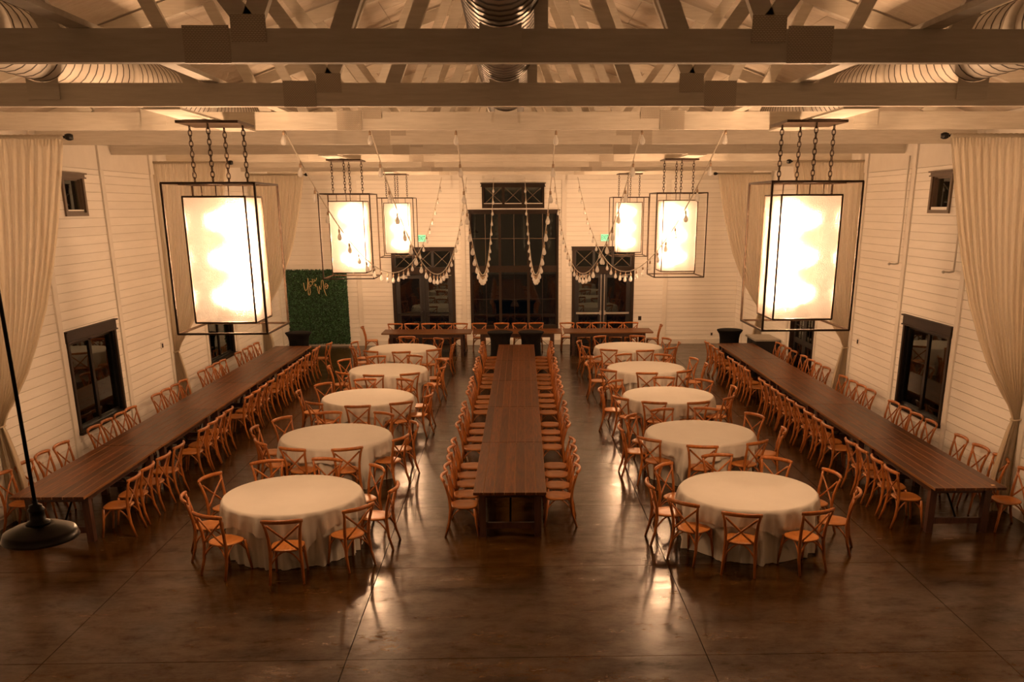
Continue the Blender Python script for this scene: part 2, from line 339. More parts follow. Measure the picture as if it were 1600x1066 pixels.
fops = [(-4.12, -2.06, -.01, 3.30), (2.10, 4.16, -.01, 3.30), (-1.42, 1.52, .58, 4.50), (-.96, 1.03, 4.74, 5.34)]
wf = wall_backing('wall_far', 'y', Y1+WT, 1, -HW-.2, HW+.2, 9.0, fops)
boards(wf, 'y', Y1+WT/2, [(-HW, -5.3), (-5.3, -1.70), (-1.70, 1.76), (1.76, 5.3), (5.3, HW)], 5.53, fops)
for x in (-5.3, -1.70, 1.76, 5.3):
    MB().box(x-.08, x+.08, Y1-.03, Y1, 0, 5.53).obj('batten', M['trim'], wf)
MB().box(-HW, HW, Y1-.04, Y1+.02, 5.535, 6.0).obj('frieze_board', M['trim'], wf)
mb = MB()
for s0, s1 in cut(-HW, HW, [(-4.16, -2.02), (2.06, 4.20)]): mb.box(s0, s1, Y1-.04, Y1, 0, .17)
tag(mb.obj('baseboard_far', M['trim']), kind='structure')
tag(MB().box(-HW-.2, HW+.2, Y0-.2, Y0, 0, 9.0).obj('wall_near', M['trim']), kind='structure')

# roof: two slopes of whitewashed sheathing panels
SL = 0.34; RIDGE = EAVE + .22 + HW*SL
mb = MB()
for sg in (-1, 1):
    a = [(sg*(HW+.2), EAVE+.22-.2*SL), (0, RIDGE)]
    vs = [(a[0][0], Y0-.2, a[0][1]), (a[1][0], Y0-.2, a[1][1]), (a[1][0], Y1+.2, a[1][1]), (a[0][0], Y1+.2, a[0][1])]
    vs += [(x, y, z+.15) for x, y, z in vs]
    mb.add(vs, [(0,1,2,3),(7,6,5,4),(0,4,5,1),(1,5,6,2),(2,6,7,3),(3,7,4,0)])
ce = tag(mb.obj('ceiling', M['gapwall']), kind='structure')
pan = boxmesh('sheathing_panel', M['sheath']); ang = math.atan(SL); LEN = HW/math.cos(ang)
nx = 7; py = 2.44
for sg in (-1, 1):
    for i in range(nx):
        t = (i+.5)/nx; x = sg*HW*(1-t); z = EAVE+.22+HW*t*SL - .012
        yy = Y0 - (i % 2)*1.22
        while yy < Y1:
            a, b2 = max(yy, Y0), min(yy+py, Y1)
            if b2-a > .1: inst('sheathing_panel', pan, ce, (x, (a+b2)/2, z+random.uniform(-.003, .003)), (LEN/nx-.008, b2-a-.008, .016), (0, sg*ang, 0))
            yy += py

# ------------------------------------------------------------------ roof trusses
def roofz(x): return EAVE + .22 + (HW-abs(x))*SL
platem = {}
def make_truss(y, label):
    t = empty('roof_truss', (0, y, 5.65), 0, label, 'truss', 'white roof trusses')
    MB().box(-HW, HW, -.045, .045, 0, .222).obj('bottom_chord', M['beam'], t)
    for sg in (-1, 1):
        MB().bar((sg*HW, 0, roofz(HW)-5.65-.15), (0, 0, roofz(0)-5.65-.15), .09, .19, (0, 0, 1)).obj('top_chord', M['beam'], t)
        def web(x0, x1, z1=None):
            ze = (roofz(x1)-5.65-.24) if z1 is None else z1
            MB().bar((sg*x0, .0, .20), (sg*x1, .0, ze), .14 if False else .075, .14, (1, 0, 0)).obj('web', M['beam'], t)
        web(1.83, 3.05); web(1.87, .80); web(1.22, .10); web(3.25, 3.9); web(5.6, 6.1)
        # toothed connector plates
        pl = MB().box(-.165, .165, -.006, 0, -.123, .123).obj('nail_plate', M['plate'], t, (sg*2.165, -.045, .118))
        MB().box(-.125, .125, -.008, 0, -.09, .09).obj('gusset_plate', M['plate'], t, (sg*1.86, -.046, .222))
    MB().box(.17, .27, -.04, .04, .21, roofz(.2)-5.65-.23).obj('king_post', M['beam'], t)
    # plywood saddles that carry the three ducts
    for x, w in ((-.07, .15), (-4.75, .16), (4.79, .16)):
        a0 = math.asin(min(1, w/.312)); pts = [(-w, -.055+.008, -.16), (w, -.047, -.16)]
        top = [(w*(1-2*k/8), -.047) for k in range(9)]
        vs = [(-w, -.062, -.17), (w, -.062, -.17)] + [(q, -.062, .312-math.sqrt(.312**2-q*q)-.012) for q, _ in top]
        vs += [(a, -.046, c) for a, _, c in vs]; n = 11
        mb = MB().add(vs, [tuple(range(n)), tuple(range(2*n-1, n-1, -1))] + [(i, i+n, (i+1) % n+n, (i+1) % n) for i in range(n)])
        mb.obj('duct_saddle', M['beam'], t, (x, 0, .235))
    return t
TY = [4.245 + 2.951*k for k in range(10)]
for k, y in enumerate(TY):
    if k == 0: lb = 'white roof truss just above and in front of the camera, carrying the black barn lamp'
    elif k == 1: lb = 'nearest white roof truss, its shadowed bottom beam highest across the photo'
    elif k == 2: lb = 'second white roof truss, shadowed bottom beam just below the highest one'
    else: lb = '%s white roof truss from the top of the photo, counting towards the far wall' % ORD[k-1]
    make_truss(y, lb)
for sg, nm in ((-1, 'left'), (1, 'right')):
    tag(MB().box(-.07, .07, 0, 27.0, 0, .04).obj('lateral_brace', M['beam'], None, (sg*3.05, 5.0, 5.875)), 'long white board lying along the tops of the truss beams, %s of the middle duct' % nm, 'brace', 'lateral braces')

# ------------------------------------------------------------------ spiral ducts
def make_duct(x, mat, label, painted):
    d = empty('spiral_duct', (x, 0, 6.19), 0, label, 'duct', 'spiral ventilation ducts')
    step = .17
    yy = 3.0
    while yy < 31.5:
        y1 = min(yy+2.95, 31.6); vs = []; n = 24; rings = []
        k = 0; q = yy
        while q < y1-1e-6:
            e = min(q+step, y1)
            rings += [(q, .300)]; q = e
        rings.append((y1, .300))
        for (ry, rr) in rings:
            for a in range(n): t = 2*PI*a/n; vs.append((rr*math.cos(t), ry, rr*math.sin(t)))
        fs = []
        for i in range(len(rings)-1):
            for a in range(n): l = (a+1) % n; fs.append((i*n+a, (i+1)*n+a, (i+1)*n+l, i*n+l))
        s_ = MB().add(vs, fs, True).obj('duct_section', mat, d)
        sv = []; sf = []
        q = yy; i = 0
        while q < y1-.05:
            for ry, rr in ((q+.006, .3005), (q+.018, .3065), (q+.030, .3005)):
                for a in range(n): t = 2*PI*a/n; sv.append((rr*math.cos(t), ry, rr*math.sin(t)))
            for e_ in (0, 1):
                for a in range(n): l = (a+1) % n; sf.append(((i*3+e_)*n+a, (i*3+e_+1)*n+a, (i*3+e_+1)*n+l, (i*3+e_)*n+l))
            q += step; i += 1
        MB().add(sv, sf, True).obj('seam', M['seam'], s_)
        cv = []
        for ry, rr in ((y1-.09, .300), (y1-.09, .318), (y1+.09, .318), (y1+.09, .300)):
            for a in range(n): t = 2*PI*a/n; cv.append((rr*math.cos(t), ry, rr*math.sin(t)))
        MB().add(cv, [(i*n+a, (i+1)*n+a, (i+1)*n+(a+1) % n, i*n+(a+1) % n) for i in range(3) for a in range(n)], True).obj('collar', mat, d)
        yy = y1
    return d
make_duct(-.07, M['galv'], 'bare metal spiral duct running down the middle above the trusses', False)
make_duct(-4.75, M['whiteduct'], 'white painted spiral duct in the upper left of the roof', True)
make_duct(4.79, M['whiteduct'], 'white painted spiral duct in the upper right of the roof', True)

# ------------------------------------------------------------------ windows and doors
def fbox(a, b):                                 # frame helper: mapping (along, depth-into-room, z) to a side or far wall
    pass
class Face:
    def __init__(s, kind, sg=1): s.k = kind; s.sg = sg
    def box(s, mb, a0, a1, d0, d1, z0, z1):     # d: distance into the room from the wall face (negative = into the wall)
        if s.k == 'side':
            x0, x1 = sorted((s.sg*(HW-d0), s.sg*(HW-d1))); return mb.box(x0, x1, a0, a1, z0, z1)
        y0, y1 = sorted((Y1-d0, Y1-d1)); return mb.box(a0, a1, y0, y1, z0, z1)
    def bar(s, mb, a0, z0, a1, z1, d, w, h):
        if s.k == 'side': return mb.bar((s.sg*(HW-d), a0, z0), (s.sg*(HW-d), a1, z1), w, h, (1, 0, 0))
        return mb.bar((a0, Y1-d, z0), (a1, Y1-d, z1), w, h, (0, 1, 0))
    def one(s, name, mat, par, *a): return s.box(MB(), *a).obj(name, mat, par)
def casing(fc, root, a0, a1, z0, z1, w, mat, sill=True, head=.20):
    fc.one('side_casing', mat, root, a0-w, a0, 0, .035, z0, z1); fc.one('side_casing', mat, root, a1, a1+w, 0, .035, z0, z1)
    fc.one('head_casing', mat, root, a0-w-.02, a1+w+.02, 0, .042, z1, z1+head)
    fc.one('head_cap', mat, root, a0-w-.05, a1+w+.05, 0, .075, z1+head, z1+head+.025)
    fc.one('head_bead', mat, root, a0-w-.04, a1+w+.04, 0, .06, z1-.012, z1+.012)
    if sill: fc.one('sill', mat, root, a0-w-.05, a1+w+.05, 0, .08, z0-.05, z0)
def reveal(fc, root, a0, a1, z0, z1, mat, t=.03):
    mb = MB(); fc.box(mb, a0, a0+t, -.16, 0, z0, z1); fc.box(mb, a1-t, a1, -.16, 0, z0, z1); fc.box(mb, a0, a1, -.16, 0, z1-t, z1); fc.box(mb, a0, a1, -.16, 0, z0, z0+t)
    return mb.obj('jamb', mat, root)
wn = [0]
def side_window(sg, a0, a1, z0, z1, small=False):
    wn[0] += 1; fc = Face('side', sg); mat = M['smallframe'] if small else M['frame']
    r = empty('window_%d' % wn[0], (sg*HW, (a0+a1)/2, z0), kind='structure')
    r2 = r
    inv = Matrix.Translation((-sg*HW, -(a0+a1)/2, -z0))
    reveal(fc, r, a0, a1, z0, z1, mat if small else M['blackgloss'])
    casing(fc, r, a0, a1, z0, z1, .07, mat, not small, .06 if small else .17)
    if small: fc.one('sill', mat, r, a0-.07, a1+.07, 0, .035, z0-.06, z0)
    cols = 1 if small else 2
    for i in range(cols):
        b0 = a0+.03+(a1-a0-.06)*i/cols; b1 = a0+.03+(a1-a0-.06)*(i+1)/cols; w = .045
        if small: w = .02
        mb = MB(); fc.box(mb, b0, b0+w, -.10, -.05, z0+.03, z1-.03); fc.box(mb, b1-w, b1, -.10, -.05, z0+.03, z1-.03); fc.box(mb, b0, b1, -.10, -.05, z0+.03, z0+.03+w); fc.box(mb, b0, b1, -.10, -.05, z1-.03-w, z1-.03)
        sash = mb.obj('sash', mat if small else M['blackgloss'], r)
        fc.one('pane', M['glass'], sash, b0+w, b1-w, -.080, -.074, z0+.03+w, z1-.03-w)
    for ch in r.children: ch.matrix_parent_inverse = inv
    return r
for sg in (-1, 1):
    side_window(sg, 16.12, 18.0, .80, 2.40)
    side_window(sg, 16.80, 17.52, 4.58, 5.18, True)
side_window(-1, 23.53, 25.52, .80, 2.40)
# tall window group in the far wall
def far_window(a0, a1, z0, z1, xmunt):
    wn[0] += 1; fc = Face('far'); mat = M['frame']
    r = empty('window_%d' % wn[0], (0, Y1, z0), kind='structure'); inv = Matrix.Translation((0, -Y1, -z0))
    reveal(fc, r, a0, a1, z0, z1, mat); casing(fc, r, a0, a1, z0, z1, .06, mat, False, .09)
    fc.one('bottom_rail', mat, r, a0-.06, a1+.06, 0, .035, z0-.14, z0)
    w3 = (a1-a0)/3
    for i in (1, 2): fc.one('mullion', mat, r, a0+w3*i-.045, a0+w3*i+.045, -.12, .012, z0, z1)
    rows = [(z0, z1)] if xmunt else [(z0, 2.50), (2.72, z1)]
    if not xmunt: fc.one('transom_rail', mat, r, a0, a1, -.12, .02, 2.50, 2.72)
    for (c0, c1) in rows:
        for i in range(3):
            b0, b1 = a0+w3*i+.045, a0+w3*(i+1)-.045
            p = fc.one('pane', M['glass'], r, b0, b1, -.085, -.078, c0, c1)
            if xmunt:
                mb = MB(); fc.bar(mb, b0, c0+.02, b1, c1-.02, -.06, .02, .02); fc.bar(mb, b0, c1-.02, b1, c0+.02, -.06, .02, .02); mb.obj('cross_muntin', M['smallframe'], r)
            else:
                fc.one('muntin', M['smallframe'] if c0 > 2 else M['frame'], r, (b0+b1)/2-.010, (b0+b1)/2+.010, -.075, -.055, c0, c1)
                for q in (1, 2):
                    zz = c0+(c1-c0)*(.52 if c0 > 2 else .50)
                    if q == 2: continue
                    fc.one('muntin', M['smallframe'] if c0 > 2 else M['frame'], r, b0, b1, -.074, -.056, zz-.010, zz+.010)
    for ch in r.children: ch.matrix_parent_inverse = inv
far_window(-1.42, 1.52, .66, 4.46, False)
far_window(-.96, 1.03, 4.76, 5.32, True)
dn = [0]
def door_leaf(fc, r, a0, a1, z0, z1, stile, rails, munt, hw, hinge):
    lf_mb = MB(); bot = .30
    fc.box(lf_mb, a0, a0+stile, -.11, -.06, z0, z1); fc.box(lf_mb, a1-stile, a1, -.11, -.06, z0, z1)
    fc.box(lf_mb, a0+stile, a1-stile, -.11, -.06, z1-.14, z1); fc.box(lf_mb, a0+stile, a1-stile, -.11, -.06, z0, z0+bot)
    if rails: fc.box(lf_mb, a0+stile, a1-stile, -.11, -.06, 1.02, 1.16)
    lf = lf_mb.obj('door_leaf', M['cabinet'], r)
    fc.one('pane', M['glass'], lf, a0+stile, a1-stile, -.088, -.082, z0+bot, z1-.14)
    if munt:
        mb = MB()
        for i in range(1, 3): fc.box(mb, a0+stile+(a1-a0-2*stile)*i/3-.012, a0+stile+(a1-a0-2*stile)*i/3+.012, -.10, -.07, z0+bot, z1-.14)
        for i in range(1, 5): zz = z0+bot+(z1-.14-z0-bot)*i/5; fc.box(mb, a0+stile, a1-stile, -.10, -.07, zz-.012, zz+.012)
        mb.obj('muntin', M['frame'], lf)
    if hw:
        pb = M['steel'] if hw == 'steel' else M['blackmetal']
        mb = MB(); fc.box(mb, a0+.05, a1-.05, .0, .035, 1.06, 1.12); e = a1-.10 if hinge < 0 else a0+.04
        fc.box(mb, e, e+.06, -.06, .045, 1.03, 1.17); mb.obj('panic_bar', pb, lf)
        mb = MB(); x = a1-.055 if hinge < 0 else a0+.055
        fc.bar(mb, x, z0+.03, x, z1-.02, -.04, .022, .022); mb.obj('latch_rod', M['steel'] if hw == 'steel' else M['blackmetal'], lf)
        mb = MB(); c0 = a0+.12 if hinge < 0 else a1-.42
        fc.box(mb, c0, c0+.30, -.06, .0, z1-.13, z1-.07); fc.bar(mb, c0+.1, z1-.05, c0+.4, z1-.03, -.02, .02, .015); mb.obj('door_closer', M['steel'], lf)
def far_door(a0, a1, hw):
    dn[0] += 1; fc = Face('far'); r = empty('door_%d' % dn[0], ((a0+a1)/2, Y1, 0), kind='structure'); inv = Matrix.Translation((-(a0+a1)/2, -Y1, 0)); mat = M['frame']
    fc.one('side_casing', mat, r, a0-.05, a0+.05, -.14, .035, 0, 3.26); fc.one('side_casing', mat, r, a1-.05, a1+.05, -.14, .035, 0, 3.26)
    fc.one('head_casing', mat, r, a0-.06, a1+.06, -.14, .042, 3.22, 3.33); fc.one('head_cap', mat, r, a0-.08, a1+.08, 0, .07, 3.33, 3.355)
    fc.one('transom_rail', mat, r, a0+.05, a1-.05, -.14, .02, 2.44, 2.68)
    w3 = (a1-a0-.1)/3
    for i in range(3):
        b0, b1 = a0+.05+w3*i, a0+.05+w3*(i+1)
        mb = MB(); fc.box(mb, b0, b0+.045, -.11, -.04, 2.68, 3.22); fc.box(mb, b1-.045, b1, -.11, -.04, 2.68, 3.22); s_ = mb.obj('transom_sash', M['cabinet'], r)
        fc.one('pane', M['glass'], s_, b0+.045, b1-.045, -.088, -.082, 2.68, 3.22)
        mb = MB(); fc.bar(mb, b0+.045, 2.69, b1-.045, 3.21, -.06, .02, .02); fc.bar(mb, b0+.045, 3.21, b1-.045, 2.69, -.06, .02, .02); mb.obj('cross_muntin', M['smallframe'], r)
    md = (a0+a1)/2
    door_leaf(fc, r, a0+.052, md-.004, .01, 2.435, .15, False, False, hw, -1); door_leaf(fc, r, md+.004, a1-.052, .01, 2.435, .15, False, False, hw, 1)
    for ch in r.children: ch.matrix_parent_inverse = inv
far_door(-4.12, -2.06, 'black'); far_door(2.10, 4.16, 'steel')
dn[0] += 1; fc = Face('side', 1); r = empty('door_%d' % dn[0], (HW, 24.47, 0), kind='structure'); inv = Matrix.Translation((-HW, -24.47, 0))
casing(fc, r, 23.50, 25.45, 0, 2.46, .07, M['frame'], False, .12); reveal(fc, r, 23.50, 25.45, 0.001, 2.47, M['frame'])
door_leaf(fc, r, 23.535, 24.47, .035, 2.43, .13, True, True, None, -1); door_leaf(fc, r, 24.478, 25.415, .035, 2.43, .13, True, True, None, 1)
for ch in r.children: ch.matrix_parent_inverse = inv

# exit signs
def text_mesh(txt, size, mat, ext):
    cu = bpy.data.curves.new('t', 'FONT'); cu.body = txt; cu.size = size; cu.extrude = ext; cu.align_x = 'CENTER'; cu.align_y = 'CENTER'
    to = bpy.data.objects.new('t', cu); C.objects.link(to); dg = bpy.context.evaluated_depsgraph_get(); dg.update()
    me = bpy.data.meshes.new_from_object(to.evaluated_get(dg)); bpy.data.objects.remove(to, do_unlink=True); me.materials.clear(); me.materials.append(mat); return me
exm = text_mesh('EXIT', .118, M['exitletter'], .004)
for x, nm in ((-3.09, 'left'), (3.16, 'right')):
    e = empty('exit_sign', (x, Y1-.03, 3.645), 0, 'lit green EXIT sign on the far wall above the %s double doors' % nm, 'exit sign', 'exit signs')
    MB().box(-.145, .145, -.03, .03, -.125, .125).obj('housing', M['trim'], e); MB().box(-.132, .132, -.034, -.03, -.112, .112).obj('lit_panel', M['exitpanel'], e)
    o = bpy.data.objects.new('lettering', exm); C.objects.link(o); o.parent = e; o.location = (0, -.037, 0); o.rotation_euler = (PI/2, 0, 0); o.scale = (1, 1.75, 1)

# ------------------------------------------------------------------ lantern chandeliers
def chain_mb(z0, z1):
    mb = MB(); ll = .075; n = int(round((z1-z0)/(ll-.018))); st = (z1-z0)/n
    for i in range(n):
        c = z0+st*(i+.5); h = st/2+.011; w = .021; pts = []
        for k in range(10):
            a = 2*PI*k/10; u = w*math.cos(a); q = h*math.sin(a)
            pts.append((u, 0, c+q) if i % 2 else (0, u, c+q))
        mb.tube(pts, .0065, 5, True)
    return mb
def box_edges(mb, hx, hy, z0, z1, t, verts=True):
    for z in (z0, z1):
        for s in (-1, 1):
            mb.box(-hx, hx, s*hy-t/2, s*hy+t/2, z-t/2, z+t/2); mb.box(s*hx-t/2, s*hx+t/2, -hy, hy, z-t/2, z+t/2)
    for sx in (-1, 1):
        for sy in (-1, 1): mb.box(sx*hx-t/2, sx*hx+t/2, sy*hy-t/2, sy*hy+t/2, z0, z1)
    return mb
LX, LYS = 3.545, (11.63, 20.45, 29.05)
def make_lantern(loc, label):
    t = empty('lantern_chandelier', loc, 0, label, 'chandelier', 'lantern chandeliers')   # origin at the foot of the outer frame, z 3.185
    MB().box(-.36, .36, -.35, .35, 2.405, 2.435).obj('canopy', M['bronze'], t)
    cm = chain_mb(1.755, 2.41).mesh('chain', M['bronze'])
    for x, y in ((-.315, 0), (.315, 0), (0, -.315), (0, .315)): inst('chain', cm, t, (x, y, 0))
    fr = box_edges(MB(), .535, .535, .011, 1.744, .024)
    fr.box(-.535, .535, -.012, .012, 1.732, 1.756); fr.box(-.012, .012, -.535, .535, 1.732, 1.756); fr.obj('outer_frame', M['bronze'], t)
    for x, y in ((-.25, 0), (.25, 0), (0, -.25), (0, .25)):
        MB().tube([(x, y, 1.59), (x, y, 1.74)], .008, 6).obj('hanger_rod', M['bronze'], t)
    inn = box_edges(MB(), .365, .365, .125, 1.595, .020)
    inn.box(-.365, .365, -.008, .008, 1.587, 1.603); inn.box(-.008, .008, -.365, .365, 1.587, 1.603); inn.obj('inner_frame', M['bronze'], t)
    for s in (-1, 1):
        MB().box(-.353, .353, s*.362-.003, s*.362+.003, .137, 1.583).obj('glass_panel', M['seeded'], t)
        MB().box(s*.362-.003, s*.362+.003, -.353, .353, .137, 1.583).obj('glass_panel', M['seeded'], t)
    MB().box(-.353, .353, -.353, .353, .122, .128).obj('glass_base', M['seeded'], t)
    MB().box(-.353, .353, -.353, .353, 1.590, 1.596).obj('added_glass_cap', M['seeded'], t)  # unseen lid, added to cut the light thrown up at the ceiling
    MB().tube([(0, 0, .22), (0, 0, 1.59)], .012, 8).obj('stem', M['bronze'], t)
    bm = MB().lathe([(.012, -.06), (.014, -.03), (.03, .0), (.034, .03), (.026, .06), (.008, .075)], 10).mesh('bulb', M['bulb'])
    sm = MB().lathe([(.016, -.11), (.016, -.05)], 8).mesh('socket', M['bronze'])
    for z in (.40, .85, 1.30):
        am = MB()
        for x, y in ((-.15, 0), (.15, 0), (0, -.15), (0, .15)): am.bar((0, 0, z-.10), (x, y, z-.10), .014, .014)
        a = am.obj('bulb_arm', M['bronze'], t)
        for x, y in ((-.15, 0), (.15, 0), (0, -.15), (0, .15)):
            b_ = inst('bulb', bm, t, (x, y, z)); inst('socket', sm, b_)
        ld = bpy.data.lights.new('lantern_light', 'POINT'); ld.energy = LAMP_W; ld.color = LAMP_COL; ld.shadow_soft_size = .06
        lo = bpy.data.objects.new('lantern_light', ld); C.objects.link(lo); lo.parent = t; lo.location = (0, 0, z)
    return t
pn = {0: 'nearest and largest', 1: 'middle', 2: 'farthest and smallest'}
for k, y in enumerate(LYS):
    for sg, nm in ((-1, 'left'), (1, 'right')):
        x = sg*LX + .035
        make_lantern((x, y, 3.185), '%s lit lantern chandelier of the three on the %s, hung on four chains' % (pn[k], nm))
        tag(MB().box(-.19, .19, -1.45, 1.45, 0, .022).obj('mounting_board', M['beam'], None, (x+sg*.10, y, 5.627)), 'white board under the beams holding the %s chandelier on the %s' % (pn[k].split(' and')[0], nm), 'board', 'chandelier mounting boards')

# ------------------------------------------------------------------ string lights
bulb_mesh = MB().lathe([(.012, 0), (.016, -.02), (.036, -.07), (.043, -.10), (.036, -.135), (.012, -.152)], 10).mesh('bulb', M['clearbulb'])
sock_mesh = MB().lathe([(.006, .10), (.006, .055), (.019, .05), (.021, -.005)], 8).mesh('socket', M['socket'])
strings = [(-3.15, -2.34), (-1.96, -1.51), (-.77, -.61), (.62, .43), (1.82, 1.41), (2.99, 2.20)]
sl = ['outermost left', 'second from the left', 'just left of the middle', 'just right of the middle', 'second from the right', 'outermost right']
for k, (xa, xb) in enumerate(strings):
    ya, yb, za, zb, sag = 13.16, 31.9, 5.86, 5.60, 2.56 + (.0, .04, .06, .06, .04, 0.0)[k]
    t = empty('string_light', (xa, ya, za), 0, 'hanging string of clear unlit bulbs, %s of six' % sl[k], 'string light', 'string lights')
    def pt(s): return (xa+(xb-xa)*s-xa, (yb-ya)*s, (zb-za)*s - 4*sag*s*(1-s))
    MB().tube([pt(i/60) for i in range(61)], .0085, 5).obj('cord', M['cord'], t)
    n = 25
    for i in range(n):
        s = (i+.35)/n; p = pt(s); b_ = inst('bulb', bulb_mesh, t, (p[0], p[1], p[2]-.10), (.9, .9, .9), (random.uniform(-.08, .08), random.uniform(-.08, .08), random.uniform(0, 3)))
        inst('socket', sock_mesh, b_)
    MB().tube([(0, -.09, -.03), (0, 0, 0), (0, .02, .03), (.03, .0, .02), (0, -.02, .0)], .008, 5).obj('hook', M['cord'], t)

# ------------------------------------------------------------------ sheer curtains
EDGE = [(5.62, 6.17), (5.25, 6.24), (4.87, 6.32), (4.35, 6.44), (3.83, 6.58), (3.25, 6.77), (2.73, 6.99), (2.30, 7.20), (1.97, 7.41), (1.70, 7.60), (1.50, 7.69)]
def interp(tab, z):
    for (z1, a), (z2, b) in zip(tab, tab[1:]):
        if z2 <= z <= z1: t = (z1-z)/(z1-z2); return a+(b-a)*t
    return tab[-1][1] if z < tab[-1][0] else tab[0][1]
def make_curtain(sg, y, label):
    t = empty('sheer_curtain', (sg*7.76, y, 0), 0, label, 'curtain', 'tied-back sheer curtains')
    rnd = random.Random(int(y*10)+sg); ph = [rnd.uniform(0, 6) for _ in range(6)]
    nu, nv = 110, 56; zs = [5.62 - (5.62-1.50)*(i/40) for i in range(41)] + [1.50-(1.50-.03)*((i+1)/15) for i in range(15)]
    vs = []
    for zi, z in enumerate(zs):
        if z >= 1.5: xr = interp(EDGE, z)
        else: xr = 7.69 - .19*min(1, (1.5-z)/.9)**.8
        g = max(0, min(1, (z-1.5)/4.12)); tl = max(0, (1.5-z)/1.5)
        for u in range(nu+1):
            w = u/nu
            amp = (.012+.055*(1-g)**.7*(g**.25)) if z >= 1.5 else .03+.05*tl**.6
            if z >= 1.5 and g < .06: amp = .03
            f = math.sin(2*PI*(13*w + .8*math.sin(3*w+ph[0])) + ph[1]) + .45*math.sin(2*PI*27*w+ph[2]+z*.4)
            x = 7.80 + (xr-7.80)*w; 
            if z > 5.5: amp = .020; f = math.sin(2*PI*34*w+ph[3])
            vs.append((sg*x-sg*7.76, amp*f, z))
    n = nu+1; fs = [(i*n+j, i*n+j+1, (i+1)*n+j+1, (i+1)*n+j) for i in range(len(zs)-1) for j in range(nu)]
    MB().add(vs, fs, True).obj('drape', M['sheer'], t)
    MB().tube([(sg*.05, 0, 5.595)]+[(sg*.05-sg*1.63*i/40, .004*math.sin(i*1.9), 5.597+.004*math.sin(i*2.7)) for i in range(41)], .030, 10).obj('rod_pocket', M['sheer'], t)
    MB().tube([(sg*.06, 0, 5.595), (-sg*1.64, 0, 5.595)], .017, 10).obj('rod', M['blackmetal'], t)
    MB().lathe([(.02, -.045), (.055, -.03), (.055, .03), (.02, .045)], 12).obj('finial', M['blackmetal'], t).location = (-sg*1.66, 0, 5.595)
    pts = [(sg*.02+.075*math.cos(a)*1.0-sg*.03, .085*math.sin(a), 1.50+.02*math.cos(a)) for a in [2*PI*k/16 for k in range(16)]]
    MB().tube(pts, .013, 6, True).obj('tieback', M['sheer'], t)
    return t
for k, y in enumerate((13.5, 21.0, 28.57)):
    for sg, nm in ((-1, 'left'), (1, 'right')):
        make_curtain(sg, y, '%s sheer beige curtain tied back to the %s wall' % (('nearest', 'middle', 'farthest')[k], nm))

# ------------------------------------------------------------------ cross-back chairs
def arc(p, q, mid, n=7):
    p, q, mid = Vector(p), Vector(q), Vector(mid); c = mid*2-(p+q)*.5
    return [p*(1-t)**2+c*2*t*(1-t)+q*t*t for t in [i/(n-1) for i in range(n)]]
def chair_proto():
    t = empty('crossback_chair', (0, 0, 0), 0, 'x', 'chair')
    # seat: rounded trapezoid with a thin edge, widest in front
    out = []
    for i in range(24):
        a = 2*PI*i/24; cx_, sy_ = math.cos(a), math.sin(a)
        e = 2/2.9; px = abs(cx_)**e*(1 if cx_ > 0 else -1); pyy = abs(sy_)**e*(1 if sy_ > 0 else -1)
        out.append((px*(.205+.022*pyy), pyy*.20))
    vs = [(x*.95, y*.95, .418) for x, y in out] + [(x, y, .428) for x, y in out] + [(x, y, .442) for x, y in out] + [(x*.93, y*.93, .449) for x, y in out] + [(x*.5, y*.5, .443) for x, y in out]
    fs = [tuple(range(23, -1, -1))] + [(k*24+i, k*24+(i+1) % 24, (k+1)*24+(i+1) % 24, (k+1)*24+i) for k in range(4) for i in range(24)] + [tuple(96+i for i in range(24))]
    MB().add(vs, fs, True).obj('seat', M['chairseat'], t)
    for s in (-1, 1):
        MB().tube([(s*.205, .215, .0), (s*.193, .185, .20), (s*.178, .158, .425)], [.016, .019, .022], 8).obj('front_leg', M['chair'], t)
        MB().tube([(s*.215, -.275, .0), (s*.202, -.215, .20), (s*.190, -.190, .43), (s*.197, -.205, .60), (s*.215, -.245, .76), (s*.240, -.275, .865)], [.017, .021, .023, .021, .019, .0175], 8).obj('rear_leg', M['chair'], t)
        MB().tube(arc((s*.205, -.238, .80), (-s*.165, -.196, .455), (s*.02, -.228, .63), 9), .0155, 6, False, .75).obj('cross_slat', M['chair'], t)
        MB().tube(arc((s*.196, .19, .24), (s*.202, -.21, .24), (s*.165, 0, .425), 9), .0115, 6).obj('arched_brace', M['chair'], t)
    MB().tube(arc((-.258, -.262, .868), (.258, -.262, .868), (0, -.325, .872), 11), [.024]+[.030]*9+[.024], 8, False, .72).obj('top_rail', M['chair'], t)
    MB().tube(arc((-.196, .19, .24), (.196, .19, .24), (0, .155, .420), 9), .0115, 6).obj('arched_brace', M['chair'], t)
    MB().tube(arc((-.202, -.21, .24), (.202, -.21, .24), (0, -.165, .420), 9), .0115, 6).obj('arched_brace', M['chair'], t)
    return t
proto = chair_proto(); first = [True]
RAIL = .285
def chair_at_rail(x, y, face, label, group):
    """x, y: centre of the top rail; face: direction the sitter looks (radians)"""
    px, py = x+RAIL*math.cos(face), y+RAIL*math.sin(face)
    if first[0]:
        first[0] = False; proto.location = (px, py, 0); proto.rotation_euler = (0, 0, face-PI/2); proto['label'] = label; proto['group'] = group; return proto
    return dup(proto, (px, py, 0), face-PI/2, label, group)

